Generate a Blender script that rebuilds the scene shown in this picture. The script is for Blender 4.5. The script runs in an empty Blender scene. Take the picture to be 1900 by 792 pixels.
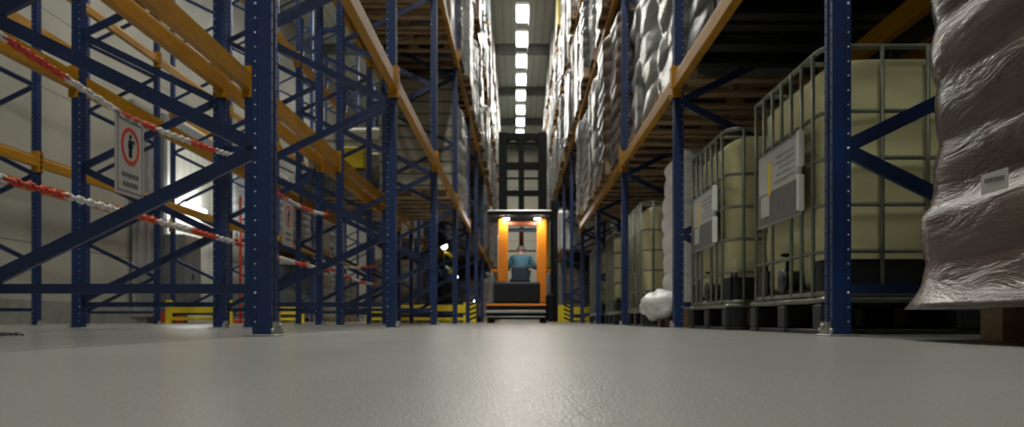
import bpy, math, random
from mathutils import Vector, Matrix, noise
random.seed(7)
C = bpy.context.scene.collection
PI = math.pi
PITCH = 2.8

# ------------------------------------------------------------------ materials
def newmat(name):
    m = bpy.data.materials.new(name); m.use_nodes = True
    nt = m.node_tree; b = nt.nodes['Principled BSDF']
    return m, nt, b
def simple(name, col, rough=.5, metal=0, emit=None, strength=0, var=0, scale=8, bump=0, bscale=60, coat=0):
    m, nt, b = newmat(name)
    b.inputs['Base Color'].default_value = (*col, 1)
    b.inputs['Roughness'].default_value = rough
    b.inputs['Metallic'].default_value = metal
    b.inputs['Coat Weight'].default_value = coat
    if emit:
        b.inputs['Emission Color'].default_value = (*emit, 1); b.inputs['Emission Strength'].default_value = strength
    if var or bump:
        tc = nt.nodes.new('ShaderNodeTexCoord')
    if var:
        n = nt.nodes.new('ShaderNodeTexNoise'); n.inputs['Scale'].default_value = scale; n.inputs['Detail'].default_value = 5
        nt.links.new(tc.outputs['Object'], n.inputs['Vector'])
        r = nt.nodes.new('ShaderNodeValToRGB')
        r.color_ramp.elements[0].position = .3; r.color_ramp.elements[1].position = .7
        r.color_ramp.elements[0].color = (*[c*(1-var) for c in col], 1)
        r.color_ramp.elements[1].color = (*[min(1, c*(1+var)) for c in col], 1)
        nt.links.new(n.outputs['Fac'], r.inputs['Fac']); nt.links.new(r.outputs['Color'], b.inputs['Base Color'])
    if bump:
        n2 = nt.nodes.new('ShaderNodeTexNoise'); n2.inputs['Scale'].default_value = bscale; n2.inputs['Detail'].default_value = 3
        nt.links.new(tc.outputs['Object'], n2.inputs['Vector'])
        bp = nt.nodes.new('ShaderNodeBump'); bp.inputs['Strength'].default_value = bump; bp.inputs['Distance'].default_value = .01
        nt.links.new(n2.outputs['Fac'], bp.inputs['Height']); nt.links.new(bp.outputs['Normal'], b.inputs['Normal'])
    return m

def worn_paint(name, col, worn, amt=.62, rough=.4):
    m, nt, b = newmat(name)
    tc = nt.nodes.new('ShaderNodeTexCoord')
    mp = nt.nodes.new('ShaderNodeMapping'); mp.inputs['Scale'].default_value = (9, 2.2, 14)
    n = nt.nodes.new('ShaderNodeTexNoise'); n.inputs['Scale'].default_value = 1.0; n.inputs['Detail'].default_value = 7; n.inputs['Roughness'].default_value = .65
    oi = nt.nodes.new('ShaderNodeObjectInfo')
    add = nt.nodes.new('ShaderNodeVectorMath'); add.operation = 'ADD'
    nt.links.new(tc.outputs['Object'], add.inputs[0]); nt.links.new(oi.outputs['Location'], add.inputs[1])
    nt.links.new(add.outputs[0], mp.inputs['Vector']); nt.links.new(mp.outputs['Vector'], n.inputs['Vector'])
    r = nt.nodes.new('ShaderNodeValToRGB')
    r.color_ramp.elements[0].position = amt-.06; r.color_ramp.elements[1].position = amt+.04
    r.color_ramp.elements[0].color = (*col, 1); r.color_ramp.elements[1].color = (*worn, 1)
    e = r.color_ramp.elements.new(.35); e.color = (*[c*.72 for c in col], 1)
    nt.links.new(n.outputs['Fac'], r.inputs['Fac']); nt.links.new(r.outputs['Color'], b.inputs['Base Color'])
    b.inputs['Roughness'].default_value = rough; b.inputs['Specular IOR Level'].default_value = .3
    return m

def film(name, under, over, mixamt=.5, rough=.24, bump=.7, spec=.42, nscale=6.5, dist=1.6):
    """stretch wrap over goods: the goods' colour with milky film bands, glossy wrinkles"""
    m, nt, b = newmat(name)
    tc = nt.nodes.new('ShaderNodeTexCoord'); oi = nt.nodes.new('ShaderNodeObjectInfo')
    add = nt.nodes.new('ShaderNodeVectorMath'); add.operation = 'ADD'
    sc = nt.nodes.new('ShaderNodeVectorMath'); sc.operation = 'SCALE'; sc.inputs['Scale'].default_value = .37
    nt.links.new(oi.outputs['Location'], sc.inputs[0])
    nt.links.new(tc.outputs['Object'], add.inputs[0]); nt.links.new(sc.outputs[0], add.inputs[1])
    mp = nt.nodes.new('ShaderNodeMapping'); mp.inputs['Rotation'].default_value = (.42, .1, 0); mp.inputs['Scale'].default_value = (2.2, 2.2, 9)
    nt.links.new(add.outputs[0], mp.inputs['Vector'])
    n = nt.nodes.new('ShaderNodeTexNoise'); n.inputs['Scale'].default_value = 1.1; n.inputs['Detail'].default_value = 6; n.inputs['Distortion'].default_value = .5
    nt.links.new(mp.outputs['Vector'], n.inputs['Vector'])
    r = nt.nodes.new('ShaderNodeValToRGB')
    r.color_ramp.elements[0].position = mixamt-.22; r.color_ramp.elements[1].position = mixamt+.2
    r.color_ramp.elements[0].color = (*under, 1); r.color_ramp.elements[1].color = (*over, 1)
    nt.links.new(n.outputs['Fac'], r.inputs['Fac']); nt.links.new(r.outputs['Color'], b.inputs['Base Color'])
    n2 = nt.nodes.new('ShaderNodeTexNoise'); n2.inputs['Scale'].default_value = nscale; n2.inputs['Detail'].default_value = 6; n2.inputs['Distortion'].default_value = dist; n2.inputs['Roughness'].default_value = .62
    nt.links.new(mp.outputs['Vector'], n2.inputs['Vector'])
    bp = nt.nodes.new('ShaderNodeBump'); bp.inputs['Strength'].default_value = bump; bp.inputs['Distance'].default_value = .035
    nt.links.new(n2.outputs['Fac'], bp.inputs['Height']); nt.links.new(bp.outputs['Normal'], b.inputs['Normal'])
    b.inputs['Roughness'].default_value = rough
    b.inputs['Specular IOR Level'].default_value = spec
    return m

def floor_mat():
    m, nt, b = newmat('concrete floor')
    tc = nt.nodes.new('ShaderNodeTexCoord')
    n = nt.nodes.new('ShaderNodeTexNoise'); n.inputs['Scale'].default_value = 1.6; n.inputs['Detail'].default_value = 8; n.inputs['Roughness'].default_value = .6
    nt.links.new(tc.outputs['Object'], n.inputs['Vector'])
    r = nt.nodes.new('ShaderNodeValToRGB')
    r.color_ramp.elements[0].position = .3; r.color_ramp.elements[1].position = .72
    r.color_ramp.elements[0].color = (.335, .33, .31, 1); r.color_ramp.elements[1].color = (.42, .412, .39, 1)
    nt.links.new(n.outputs['Fac'], r.inputs['Fac'])
    # dark specks and small stains
    v = nt.nodes.new('ShaderNodeTexNoise'); v.inputs['Scale'].default_value = 260; v.inputs['Detail'].default_value = 2
    nt.links.new(tc.outputs['Object'], v.inputs['Vector'])
    r2 = nt.nodes.new('ShaderNodeValToRGB'); r2.color_ramp.elements[0].position = .25; r2.color_ramp.elements[1].position = .5
    r2.color_ramp.elements[0].color = (.72, .72, .72, 1); r2.color_ramp.elements[1].color = (1, 1, 1, 1)
    nt.links.new(v.outputs['Fac'], r2.inputs['Fac'])
    mx = nt.nodes.new('ShaderNodeMix'); mx.data_type = 'RGBA'; mx.blend_type = 'MULTIPLY'; mx.inputs[0].default_value = .8
    nt.links.new(r.outputs['Color'], mx.inputs[6]); nt.links.new(r2.outputs['Color'], mx.inputs[7])
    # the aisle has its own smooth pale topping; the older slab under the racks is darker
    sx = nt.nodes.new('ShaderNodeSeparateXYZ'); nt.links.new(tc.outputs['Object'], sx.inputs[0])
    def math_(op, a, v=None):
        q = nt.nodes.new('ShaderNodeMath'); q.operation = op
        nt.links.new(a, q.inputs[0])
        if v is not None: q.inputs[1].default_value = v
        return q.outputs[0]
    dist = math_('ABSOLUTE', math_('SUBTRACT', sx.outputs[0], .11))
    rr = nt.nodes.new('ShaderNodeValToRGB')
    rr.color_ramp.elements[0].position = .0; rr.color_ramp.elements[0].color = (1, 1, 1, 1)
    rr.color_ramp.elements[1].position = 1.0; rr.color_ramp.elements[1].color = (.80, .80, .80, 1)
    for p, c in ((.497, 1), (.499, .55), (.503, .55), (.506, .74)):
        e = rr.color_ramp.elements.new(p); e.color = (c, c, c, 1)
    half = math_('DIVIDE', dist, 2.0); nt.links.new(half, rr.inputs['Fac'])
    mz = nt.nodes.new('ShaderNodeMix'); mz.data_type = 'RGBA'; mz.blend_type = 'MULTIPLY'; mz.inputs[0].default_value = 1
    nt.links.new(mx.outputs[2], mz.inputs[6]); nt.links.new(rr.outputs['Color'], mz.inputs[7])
    nt.links.new(mz.outputs[2], b.inputs['Base Color'])
    n2 = nt.nodes.new('ShaderNodeTexNoise'); n2.inputs['Scale'].default_value = 300; n2.inputs['Detail'].default_value = 3
    nt.links.new(tc.outputs['Object'], n2.inputs['Vector'])
    bp = nt.nodes.new('ShaderNodeBump'); bp.inputs['Strength'].default_value = .9; bp.inputs['Distance'].default_value = .0015
    nt.links.new(n2.outputs['Fac'], bp.inputs['Height']); nt.links.new(bp.outputs['Normal'], b.inputs['Normal'])
    b.inputs['Roughness'].default_value = .36
    b.inputs['Specular IOR Level'].default_value = .4
    n3 = nt.nodes.new('ShaderNodeTexNoise'); n3.inputs['Scale'].default_value = 420; n3.inputs['Detail'].default_value = 1
    nt.links.new(tc.outputs['Object'], n3.inputs['Vector'])
    bp3 = nt.nodes.new('ShaderNodeBump'); bp3.inputs['Strength'].default_value = .6; bp3.inputs['Distance'].default_value = .0012
    nt.links.new(n3.outputs['Fac'], bp3.inputs['Height']); nt.links.new(bp3.outputs['Normal'], b.inputs['Coat Normal'])
    b.inputs['Coat Weight'].default_value = .55; b.inputs['Coat Roughness'].default_value = .07; b.inputs['Coat IOR'].default_value = 1.45
    return m

def panel_mat(name, c1, c2, axis, period, line=.02, dark=.6):
    """sheet metal panels with seams every <period> metres along an axis (0 x, 1 y, 2 z)"""
    m, nt, b = newmat(name)
    tc = nt.nodes.new('ShaderNodeTexCoord'); sx = nt.nodes.new('ShaderNodeSeparateXYZ')
    nt.links.new(tc.outputs['Object'], sx.inputs[0])
    d = nt.nodes.new('ShaderNodeMath'); d.operation = 'DIVIDE'; d.inputs[1].default_value = period
    nt.links.new(sx.outputs[axis], d.inputs[0])
    f = nt.nodes.new('ShaderNodeMath'); f.operation = 'FRACT'; nt.links.new(d.outputs[0], f.inputs[0])
    lt = nt.nodes.new('ShaderNodeMath'); lt.operation = 'LESS_THAN'; lt.inputs[1].default_value = line/period
    nt.links.new(f.outputs[0], lt.inputs[0])
    n = nt.nodes.new('ShaderNodeTexNoise'); n.inputs['Scale'].default_value = .8; n.inputs['Detail'].default_value = 4
    nt.links.new(tc.outputs['Object'], n.inputs['Vector'])
    r = nt.nodes.new('ShaderNodeValToRGB'); r.color_ramp.elements[0].position = .3; r.color_ramp.elements[1].position = .7
    r.color_ramp.elements[0].color = (*c1, 1); r.color_ramp.elements[1].color = (*c2, 1)
    nt.links.new(n.outputs['Fac'], r.inputs['Fac'])
    mx = nt.nodes.new('ShaderNodeMix'); mx.data_type = 'RGBA'
    nt.links.new(lt.outputs[0], mx.inputs[0]); nt.links.new(r.outputs['Color'], mx.inputs[6])
    mx.inputs[7].default_value = (*[c*dark for c in c1], 1)
    nt.links.new(mx.outputs[2], b.inputs['Base Color'])
    b.inputs['Roughness'].default_value = .5
    return m

def wood_mat(name, a, c):
    m, nt, b = newmat(name)
    tc = nt.nodes.new('ShaderNodeTexCoord'); oi = nt.nodes.new('ShaderNodeObjectInfo')
    add = nt.nodes.new('ShaderNodeVectorMath'); add.operation = 'ADD'
    nt.links.new(tc.outputs['Object'], add.inputs[0]); nt.links.new(oi.outputs['Location'], add.inputs[1])
    mp = nt.nodes.new('ShaderNodeMapping'); mp.inputs['Scale'].default_value = (3, 14, 14)
    nt.links.new(add.outputs[0], mp.inputs['Vector'])
    n = nt.nodes.new('ShaderNodeTexNoise'); n.inputs['Scale'].default_value = 1.5; n.inputs['Detail'].default_value = 6
    nt.links.new(mp.outputs['Vector'], n.inputs['Vector'])
    r = nt.nodes.new('ShaderNodeValToRGB'); r.color_ramp.elements[0].position = .3; r.color_ramp.elements[1].position = .7
    r.color_ramp.elements[0].color = (*a, 1); r.color_ramp.elements[1].color = (*c, 1)
    nt.links.new(n.outputs['Fac'], r.inputs['Fac']); nt.links.new(r.outputs['Color'], b.inputs['Base Color'])
    b.inputs['Roughness'].default_value = .75
    return m

M = {}
M['blue'] = simple('blue rack paint', (.005, .025, .105), .4, var=.25, scale=5)
M['blue_dark'] = simple('dark blue brace paint', (.005, .018, .07), .42, var=.25, scale=5)
M['orange'] = worn_paint('orange beam paint', (.46, .215, .005), (.45, .36, .20), .68)
M['lit_hole'] = simple('lit hole disc', (.75, .77, .8), .3, .6)  # pale metal colour stands in for light caught in the post holes
M['galv'] = simple('galvanised steel', (.36, .37, .35), .42, .75, var=.2, scale=20)
M['cage'] = simple('cage tube', (.20, .21, .17), .45, .5, var=.2, scale=12)
M['wood'] = wood_mat('pallet wood', (.24, .15, .075), (.42, .29, .16))
M['wood_pale'] = wood_mat('pale pallet wood', (.42, .28, .14), (.56, .40, .22))
M['black_plastic'] = simple('black plastic', (.014, .015, .017), .45, bump=.1)
M['tank'] = simple('cream tank plastic', (.66, .64, .36), .38, var=.08, scale=2.5, coat=.15)
M['white'] = simple('white plastic', (.80, .80, .79), .35)
M['sign_white'] = simple('sign panel', (.48, .46, .45), .4)
M['label_white'] = simple('label paper', (.50, .49, .47), .5, var=.08, scale=20)
M['label_grey'] = simple('dark label print', (.13, .125, .12), .45, var=.15, scale=20)
M['label_pink'] = simple('reddish label print', (.42, .20, .15), .5)
M['yellow'] = simple('yellow paint', (.78, .60, .02), .45, var=.12, scale=6)
M['black'] = simple('black paint', (.006, .006, .007), .65)
M['dark'] = simple('dark grey paint', (.018, .018, .02), .55)
M['grey'] = simple('grey paint', (.18, .19, .20), .45, var=.1)
M['silver'] = simple('bare metal strip', (.5, .5, .49), .3, .7)
M['truck_orange'] = simple('orange truck paint', (.88, .26, .008), .38, coat=.2)
M['truck_brown'] = simple('reddish brown truck steel', (.26, .062, .018), .5)
M['red'] = simple('red plastic', (.62, .045, .02), .4)
M['chain_white'] = simple('white chain plastic', (.70, .70, .68), .4)
M['skin'] = simple('skin', (.50, .27, .19), .55)
M['hair'] = simple('short grey hair', (.20, .16, .14), .8, bump=.4, bscale=200)
M['teal'] = simple('teal work shirt', (.045, .125, .16), .8, var=.15, scale=10, bump=.2)
M['navy'] = simple('dark work trousers', (.018, .022, .035), .85)
M['seat_blue'] = simple('blue grey seat fabric', (.03, .045, .07), .85)
M['glass'] = None
g, nt, b = newmat('guard glass'); b.inputs['Transmission Weight'].default_value = 1; b.inputs['Roughness'].default_value = .02; b.inputs['IOR'].default_value = 1.02; M['glass'] = g
M['lamp'] = simple('lamp diffuser', (1, 1, 1), .5, emit=(1, .985, .90), strength=62)
M['tube'] = simple('fluorescent tube', (1, 1, 1), .5, emit=(.93, 1, 1), strength=60)
M['spot'] = simple('headlamp lens', (1, 1, 1), .5, emit=(.96, .97, 1), strength=130)
M['warm_spot'] = simple('work lamp lens', (1, 1, 1), .5, emit=(1, .97, .9), strength=45)
M['blue_spot'] = simple('bluish lamp lens', (1, 1, 1), .5, emit=(.55, .85, 1), strength=12)
for k in ('black', 'dark'): M[k].node_tree.nodes['Principled BSDF'].inputs['Specular IOR Level'].default_value = .2
M['curtain'] = simple('grey strip curtain', (.25, .25, .25), .5, var=.25, scale=3)
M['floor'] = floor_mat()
M['wall'] = panel_mat('wall sandwich panels', (.31, .30, .25), (.40, .39, .33), 2, 1.15, .02, .55)
M['wall_back'] = panel_mat('end wall panels', (.52, .50, .40), (.60, .58, .48), 2, 1.4, .03, .6)
M['ceiling'] = panel_mat('corrugated roof sheet', (.66, .69, .60), (.74, .77, .68), 0, .25, .06, .85)
M['plinth'] = simple('concrete plinth', (.22, .215, .19), .7, var=.15, scale=4)
M['steel_beam'] = simple('roof beam steel', (.16, .17, .16), .5)
M['door'] = panel_mat('white ribbed door', (.74, .74, .66), (.80, .80, .72), 1, .33, .02, .6)
FILM = {
 'brown':  film('film over brown cartons', (.12, .080, .052), (.25, .225, .20), .55),
 'pinkish': film('film over kraft sacks', (.078, .052, .036), (.13, .108, .092), .52, bump=.36, rough=.22, nscale=2.0, dist=.7, spec=.32),
 'white':  film('milky white film', (.20, .20, .19), (.38, .38, .365), .5),
 'grey':   film('clear film over grey sacks', (.11, .11, .104), (.25, .25, .238), .5, rough=.22, bump=.9),
 'silver': film('bright crinkled film', (.085, .085, .085), (.22, .22, .22), .48, rough=.13, bump=1.5, spec=.5, nscale=9),
 'milk':  film('thick white film', (.62, .62, .60), (.78, .78, .76), .5, bump=.4, nscale=3),
 'black':  film('black film', (.010, .011, .011), (.035, .037, .035), .6, rough=.22, bump=.7),
 'blue':   film('film over blue sacks', (.10, .13, .20), (.27, .30, .36), .52),
 'yellow': film('film over yellow packs', (.55, .44, .02), (.50, .48, .22), .55),
 'carton': panel_mat('plain cartons', (.20, .165, .115), (.28, .235, .17), 2, .25, .014, .35),
 'layered': panel_mat('grey paper layers', (.30, .275, .20), (.42, .39, .31), 2, .17, .028, .42),
}

# ------------------------------------------------------------------ mesh collector
class MB:
    def __init__(s): s.v = []; s.f = []; s.mi = []; s.sm = []
    def add(s, v, f, mi=0, smooth=False):
        n = len(s.v); s.v += [tuple(p) for p in v]
        for q in f: s.f.append(tuple(i+n for i in q)); s.mi.append(mi); s.sm.append(smooth)
    def box(s, a, b, mi=0, mat=None):
        x0, y0, z0 = a; x1, y1, z1 = b
        v = [(x0,y0,z0),(x1,y0,z0),(x1,y1,z0),(x0,y1,z0),(x0,y0,z1),(x1,y0,z1),(x1,y1,z1),(x0,y1,z1)]
        if mat: v = [mat @ Vector(p) for p in v]
        s.add(v, [(0,3,2,1),(4,5,6,7),(0,1,5,4),(1,2,6,5),(2,3,7,6),(3,0,4,7)], mi)
    def rbox(s, a, b, r=.01, mi=0, mat=None):
        """box with chamfered vertical edges and chamfered top and bottom"""
        x0,y0,z0 = a; x1,y1,z1 = b
        def ring(d, z):
            X0,X1,Y0,Y1 = x0+d,x1-d,y0+d,y1-d
            c = r
            return [(X0+c,Y0,z),(X1-c,Y0,z),(X1,Y0+c,z),(X1,Y1-c,z),(X1-c,Y1,z),(X0+c,Y1,z),(X0,Y1-c,z),(X0,Y0+c,z)]
        v = ring(r, z0)+ring(0, z0+r)+ring(0, z1-r)+ring(r, z1)
        f = [tuple(range(7,-1,-1)), tuple(range(24,32))]
        for k in range(3):
            for i in range(8):
                j = (i+1)%8; f.append((k*8+i, k*8+j, k*8+8+j, k*8+8+i))
        if mat: v = [mat @ Vector(p) for p in v]
        s.add(v, f, mi)
    def bar(s, p, q, w, t, mi=0, up=(0,0,1)):
        """rectangular bar from p to q, w across (in plane with up), t other"""
        p = Vector(p); q = Vector(q); d = (q-p).normalized()
        u = Vector(up); u = (u - d*u.dot(d)).normalized(); r = d.cross(u)
        v = []
        for o in (p, q):
            for a, b in ((-1,-1),(1,-1),(1,1),(-1,1)): v.append(o + r*(a*t/2) + u*(b*w/2))
        s.add(v, [(0,1,2,3),(7,6,5,4),(0,4,5,1),(1,5,6,2),(2,6,7,3),(3,7,4,0)], mi)
    def tube(s, pts, r, n=8, mi=0, closed=False, radii=None):
        pts = [Vector(p) for p in pts]; N = len(pts); v = []; prev = None
        for i, p in enumerate(pts):
            a = pts[(i-1) % N] if (i or closed) else p; c = pts[(i+1) % N] if (i < N-1 or closed) else p
            d = (c-a).normalized()
            if prev is None:
                u = Vector((0,0,1)) if abs(d.z) < .9 else Vector((1,0,0))
                u = (u-d*u.dot(d)).normalized()
            else: u = (prev-d*prev.dot(d)).normalized()
            prev = u; w = d.cross(u); rr = radii[i] if radii else r
            for k in range(n): t = 2*PI*k/n; v.append(p+u*(math.cos(t)*rr)+w*(math.sin(t)*rr))
        f = []
        for i in range(N if closed else N-1):
            j = (i+1) % N
            for k in range(n): l = (k+1)%n; f.append((i*n+k, i*n+l, j*n+l, j*n+k))
        if not closed: f += [tuple(range(n-1,-1,-1)), tuple(range((N-1)*n, N*n))]
        s.add(v, f, mi, True)
    def cyl(s, p, q, r, n=16, mi=0, r2=None): s.tube([p, q], r, n, mi, radii=[r, r if r2 is None else r2])
    def prism(s, outline, z0, z1, mi=0):
        n = len(outline)
        v = [(x,y,z0) for x,y in outline]+[(x,y,z1) for x,y in outline]
        f = [tuple(range(n-1,-1,-1)), tuple(range(n,2*n))]+[(i,(i+1)%n,n+(i+1)%n,n+i) for i in range(n)]
        s.add(v, f, mi)
    def disc(s, c, nrm, r, n=8, mi=0, t=.0015):
        c = Vector(c); nrm = Vector(nrm).normalized(); s.cyl(c, c+nrm*t, r, n, mi)
    def mesh(s, name, mats):
        me = bpy.data.meshes.new(name); me.from_pydata(s.v, [], s.f)
        for m in mats: me.materials.append(M[m] if isinstance(m, str) else m)
        me.polygons.foreach_set('material_index', s.mi); me.polygons.foreach_set('use_smooth', s.sm)
        me.update(); return me
    def build(s, name, mats, parent=None, loc=(0,0,0)):
        if isinstance(mats, str) or not isinstance(mats, (list, tuple)): mats = [mats]
        o = bpy.data.objects.new(name, s.mesh(name, mats)); C.objects.link(o)
        o.location = loc
        if parent: o.parent = parent
        return o
def tag(o, label=None, cat=None, group=None, kind=None):
    for k, v in (('label', label), ('category', cat), ('group', group), ('kind', kind)):
        if v: o[k] = v
    return o
def empty(name, loc=(0,0,0), rz=0):
    o = bpy.data.objects.new(name, None); C.objects.link(o); o.location = loc; o.rotation_euler = (0,0,rz)
    o.empty_display_size = .1
    return o
def copy_tree(o, parent=None):
    c = o.copy(); C.objects.link(c)
    if parent: c.parent = parent
    for ch in list(o.children): copy_tree(ch, c)
    return c
used = set()
def instance(proto, loc, rz=0):
    """first use moves the prototype itself, later ones copy its tree"""
    if id(proto) in used: o = copy_tree(proto)
    else: used.add(id(proto)); o = proto
    o.location = loc; o.rotation_euler = (0, 0, rz)
    return o
ORD = ['zeroth','first','second','third','fourth','fifth','sixth','seventh','eighth','ninth','tenth','eleventh','twelfth','thirteenth']

# ------------------------------------------------------------------ the hall
WALLX = -6.95; RIGHTX = 7.0; BACKY = 42; FRONTY = -9; H = 9.25
def struct(name, mb, mats): return tag(mb.build(name, mats), kind='structure')
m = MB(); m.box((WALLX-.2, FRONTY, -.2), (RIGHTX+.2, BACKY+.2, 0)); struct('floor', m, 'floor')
m = MB(); m.box((WALLX-.2, FRONTY, H), (RIGHTX+.2, BACKY+.2, H+.15)); struct('ceiling', m, 'ceiling')
m = MB(); m.box((WALLX-.2, FRONTY, 0), (WALLX, BACKY, H)); struct('wall_left', m, 'wall')
m = MB(); m.box((RIGHTX, FRONTY, 0), (RIGHTX+.2, BACKY, H)); struct('wall_right', m, 'wall')
m = MB(); m.box((WALLX-.2, BACKY, 0), (RIGHTX+.2, BACKY+.2, H)); struct('wall_back', m, 'wall_back')
m = MB(); m.box((WALLX-.2, FRONTY-.2, 0), (RIGHTX+.2, FRONTY, H)); struct('wall_front', m, 'wall_back')
m = MB(); m.box((WALLX, FRONTY, 0), (WALLX+.06, 14.8, .34)); struct('baseboard_left', m, 'plinth')
# roof beams across the hall
for i in range(-2, 9):
    y = 2.2+i*4.9
    m = MB(); m.box((WALLX, y-.09, H-.32), (RIGHTX, y+.09, H-.28)); m.box((WALLX, y-.012, H-.30), (RIGHTX, y+.012, H)); m.box((WALLX, y-.09, H-.02), (RIGHTX, y+.09, H))
    struct('trim_%d' % (i+3), m, 'steel_beam')
# ribbed white door in the pale wall, frame and leaf
m = MB(); m.box((WALLX, 15.6, 0), (WALLX+.05, 21.5, 3.9)); struct('door_1', m, 'door')
m = MB()
m.box((WALLX, 15.45, 0), (WALLX+.10, 15.6, 4.05)); m.box((WALLX, 21.5, 0), (WALLX+.10, 21.65, 4.05)); m.box((WALLX, 15.6, 3.9), (WALLX+.10, 21.5, 4.05))
struct('trim_20', m, 'grey')

# ------------------------------------------------------------------ rack parts
PW, PD = .072, .066     # post width along the row, depth across
ZT = 8.5
def post_mb(side, z1=ZT):
    """omega profile post; side=+1: beam face looks to +x. local origin at post centre on floor"""
    m = MB(); w = PW/2; d = PD/2; s = side
    o = [(-d, -w*.93), (-d*.45, -w*.93), (-d*.38, -w), (d, -w), (d, -w*.35), (d-.008, -w*.28), (d-.008, w*.28), (d, w*.35), (d, w), (-d*.38, w), (-d*.45, w*.93), (-d, w*.93)]
    o = [(x*s, y) for x, y in o]
    if s < 0: o = o[::-1]
    m.prism(o, 0.006, z1)
    return m
def add_hole_discs(m, side, z1=ZT):  # pale discs imitate light in the punched holes, black discs the dark holes
    w = PW/2; d = PD/2; z = .05; k = 0
    while z < z1-.05:
        big = abs((z-.15) % .5) < .03
        rr = .0052 if k % 10 == 2 else .0032
        for sy in (-1, 1):
            m.disc((side*(-d*.68), sy*w*.92, z), (0, sy, 0), rr, 6, 1, .004)
        m.disc((side*d, w*.70, z+.012), (side, 0, 0), .0052, 6, 2, .0008)
        m.disc((side*d, -w*.70, z+.012), (side, 0, 0), .0052, 6, 2, .0008)
        z += .05; k += 1
NODES = []   # zigzag: (z at front, z at rear)
def frame_braces():
    segs = []; zs = [.19+.465*i for i in range(18)]
    for i in range(17):
        segs.append((zs[i], zs[i+1], 'rf' if i % 2 == 0 else 'fr'))
    return segs
def frame_proto(full):
    """frame: front post at x=0 side looking +x ; rear post at x=-0.98; built for rows whose aisle lies to +x"""
    L = 1.05-PD
    root = empty('upright_frame')
    if full:
        for x, s in ((0, 1), (-L, -1)):
            m = post_mb(s); add_hole_discs(m, s); m.build('post', ['blue', 'lit_hole', 'black'], root, (x, 0, 0))
            b = MB(); b.rbox((x-.055, -.06, 0), (x+.055, .06, .006), .002)
            for yy in (-.048, .048): b.cyl((x+s*.043, yy, .006), (x+s*.043, yy, .028), .008, 6)
            sx = 1 if s > 0 else -1
            b.box((x+sx*.037, -.034, .006), (x+sx*.05, .034, .05)); b.cyl((x+sx*.05, 0, .034), (x+sx*.058, 0, .034), .009, 6)
            b.build('base_plate', 'galv', root)
        def br(a, c, w=.048):
            m = MB(); m.bar(a, c, w, .022); 
            # lips of the channel
            m2 = m
            m2.build('brace', 'blue_dark' if w < .04 else 'blue_dark', root)
        br((-.02, 0, .165), (-L+.02, 0, .165), .034)
        for za, zb, k in frame_braces():
            if k == 'rf': br((-L+.015, 0, za), (-.015, 0, zb))
            else: br((-.015, 0, za), (-L+.015, 0, zb))
        br((-.02, 0, ZT-.15), (-L+.02, 0, ZT-.15), .034)
        return root
    bpy.data.objects.remove(root)
    m = MB()
    for x, s in ((0, 1), (-L, -1)):
        q = post_mb(s); m.add([(a+x, b_, c) for a, b_, c in q.v], q.f, 0)
        m.box((x-.055, -.06, 0), (x+.055, .06, .006), 2)
    m.bar((-.02, 0, .165), (-L+.02, 0, .165), .034, .022, 1)
    for za, zb, k in frame_braces():
        if k == 'rf': m.bar((-L+.015, 0, za), (-.015, 0, zb), .042, .022, 1)
        else: m.bar((-.015, 0, za), (-L+.015, 0, zb), .042, .022, 1)
    o = m.build('upright_frame', ['blue', 'blue_dark', 'galv'])
    return o
def beam_proto(full):
    """beam along +y, centred at origin, x: outer face at +.012; z 0..0.12; between posts"""
    Lb = PITCH-PW
    r = MB()
    # stepped box profile in xz
    prof = [(-.040, 0), (.012, 0), (.012, .085), (.008, .095), (-.012, .095), (-.012, .12), (-.040, .12)]
    n = len(prof); v = [(x, -Lb/2, z) for x, z in prof]+[(x, Lb/2, z) for x, z in prof]
    f = [tuple(range(n)), tuple(range(2*n-1, n-1, -1))]+[(i, n+i, n+(i+1)%n, (i+1)%n) for i in range(n)]
    r.add(v, f)
    def conn(s):
        c = MB(); y = s*(Lb/2)
        a, b_ = sorted((y-s*.008, y+s*.052))
        c.box((.0135, a, -.055), (.0185, b_, .165))
        a, b_ = sorted((y-s*.008, y-s*.001))
        c.box((-.05, a, -.055), (.0135, b_, .165))
        for k in range(4): c.cyl((.0185, y+s*.03, -.03+k*.055), (.023, y+s*.03, -.03+k*.055), .006, 6)
        return c
    if full:
        root = empty('rack_crossbar'); r.build('rail', 'orange', root)
        for s in (-1, 1): conn(s).build('connector', 'orange', root)
        return root
    for s in (-1, 1): c = conn(s); r.add(c.v, c.f)
    return r.build('rack_crossbar', 'orange')
F_full, F_far = frame_proto(True), frame_proto(False)
B_full, B_far = beam_proto(True), beam_proto(False)
LEV = {1: 1.66, 2: 3.64, 3: 5.60, 4: 7.54}
LEVN = {1: 'lowest level', 2: 'second level', 3: 'third level', 4: 'top level'}
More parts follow.
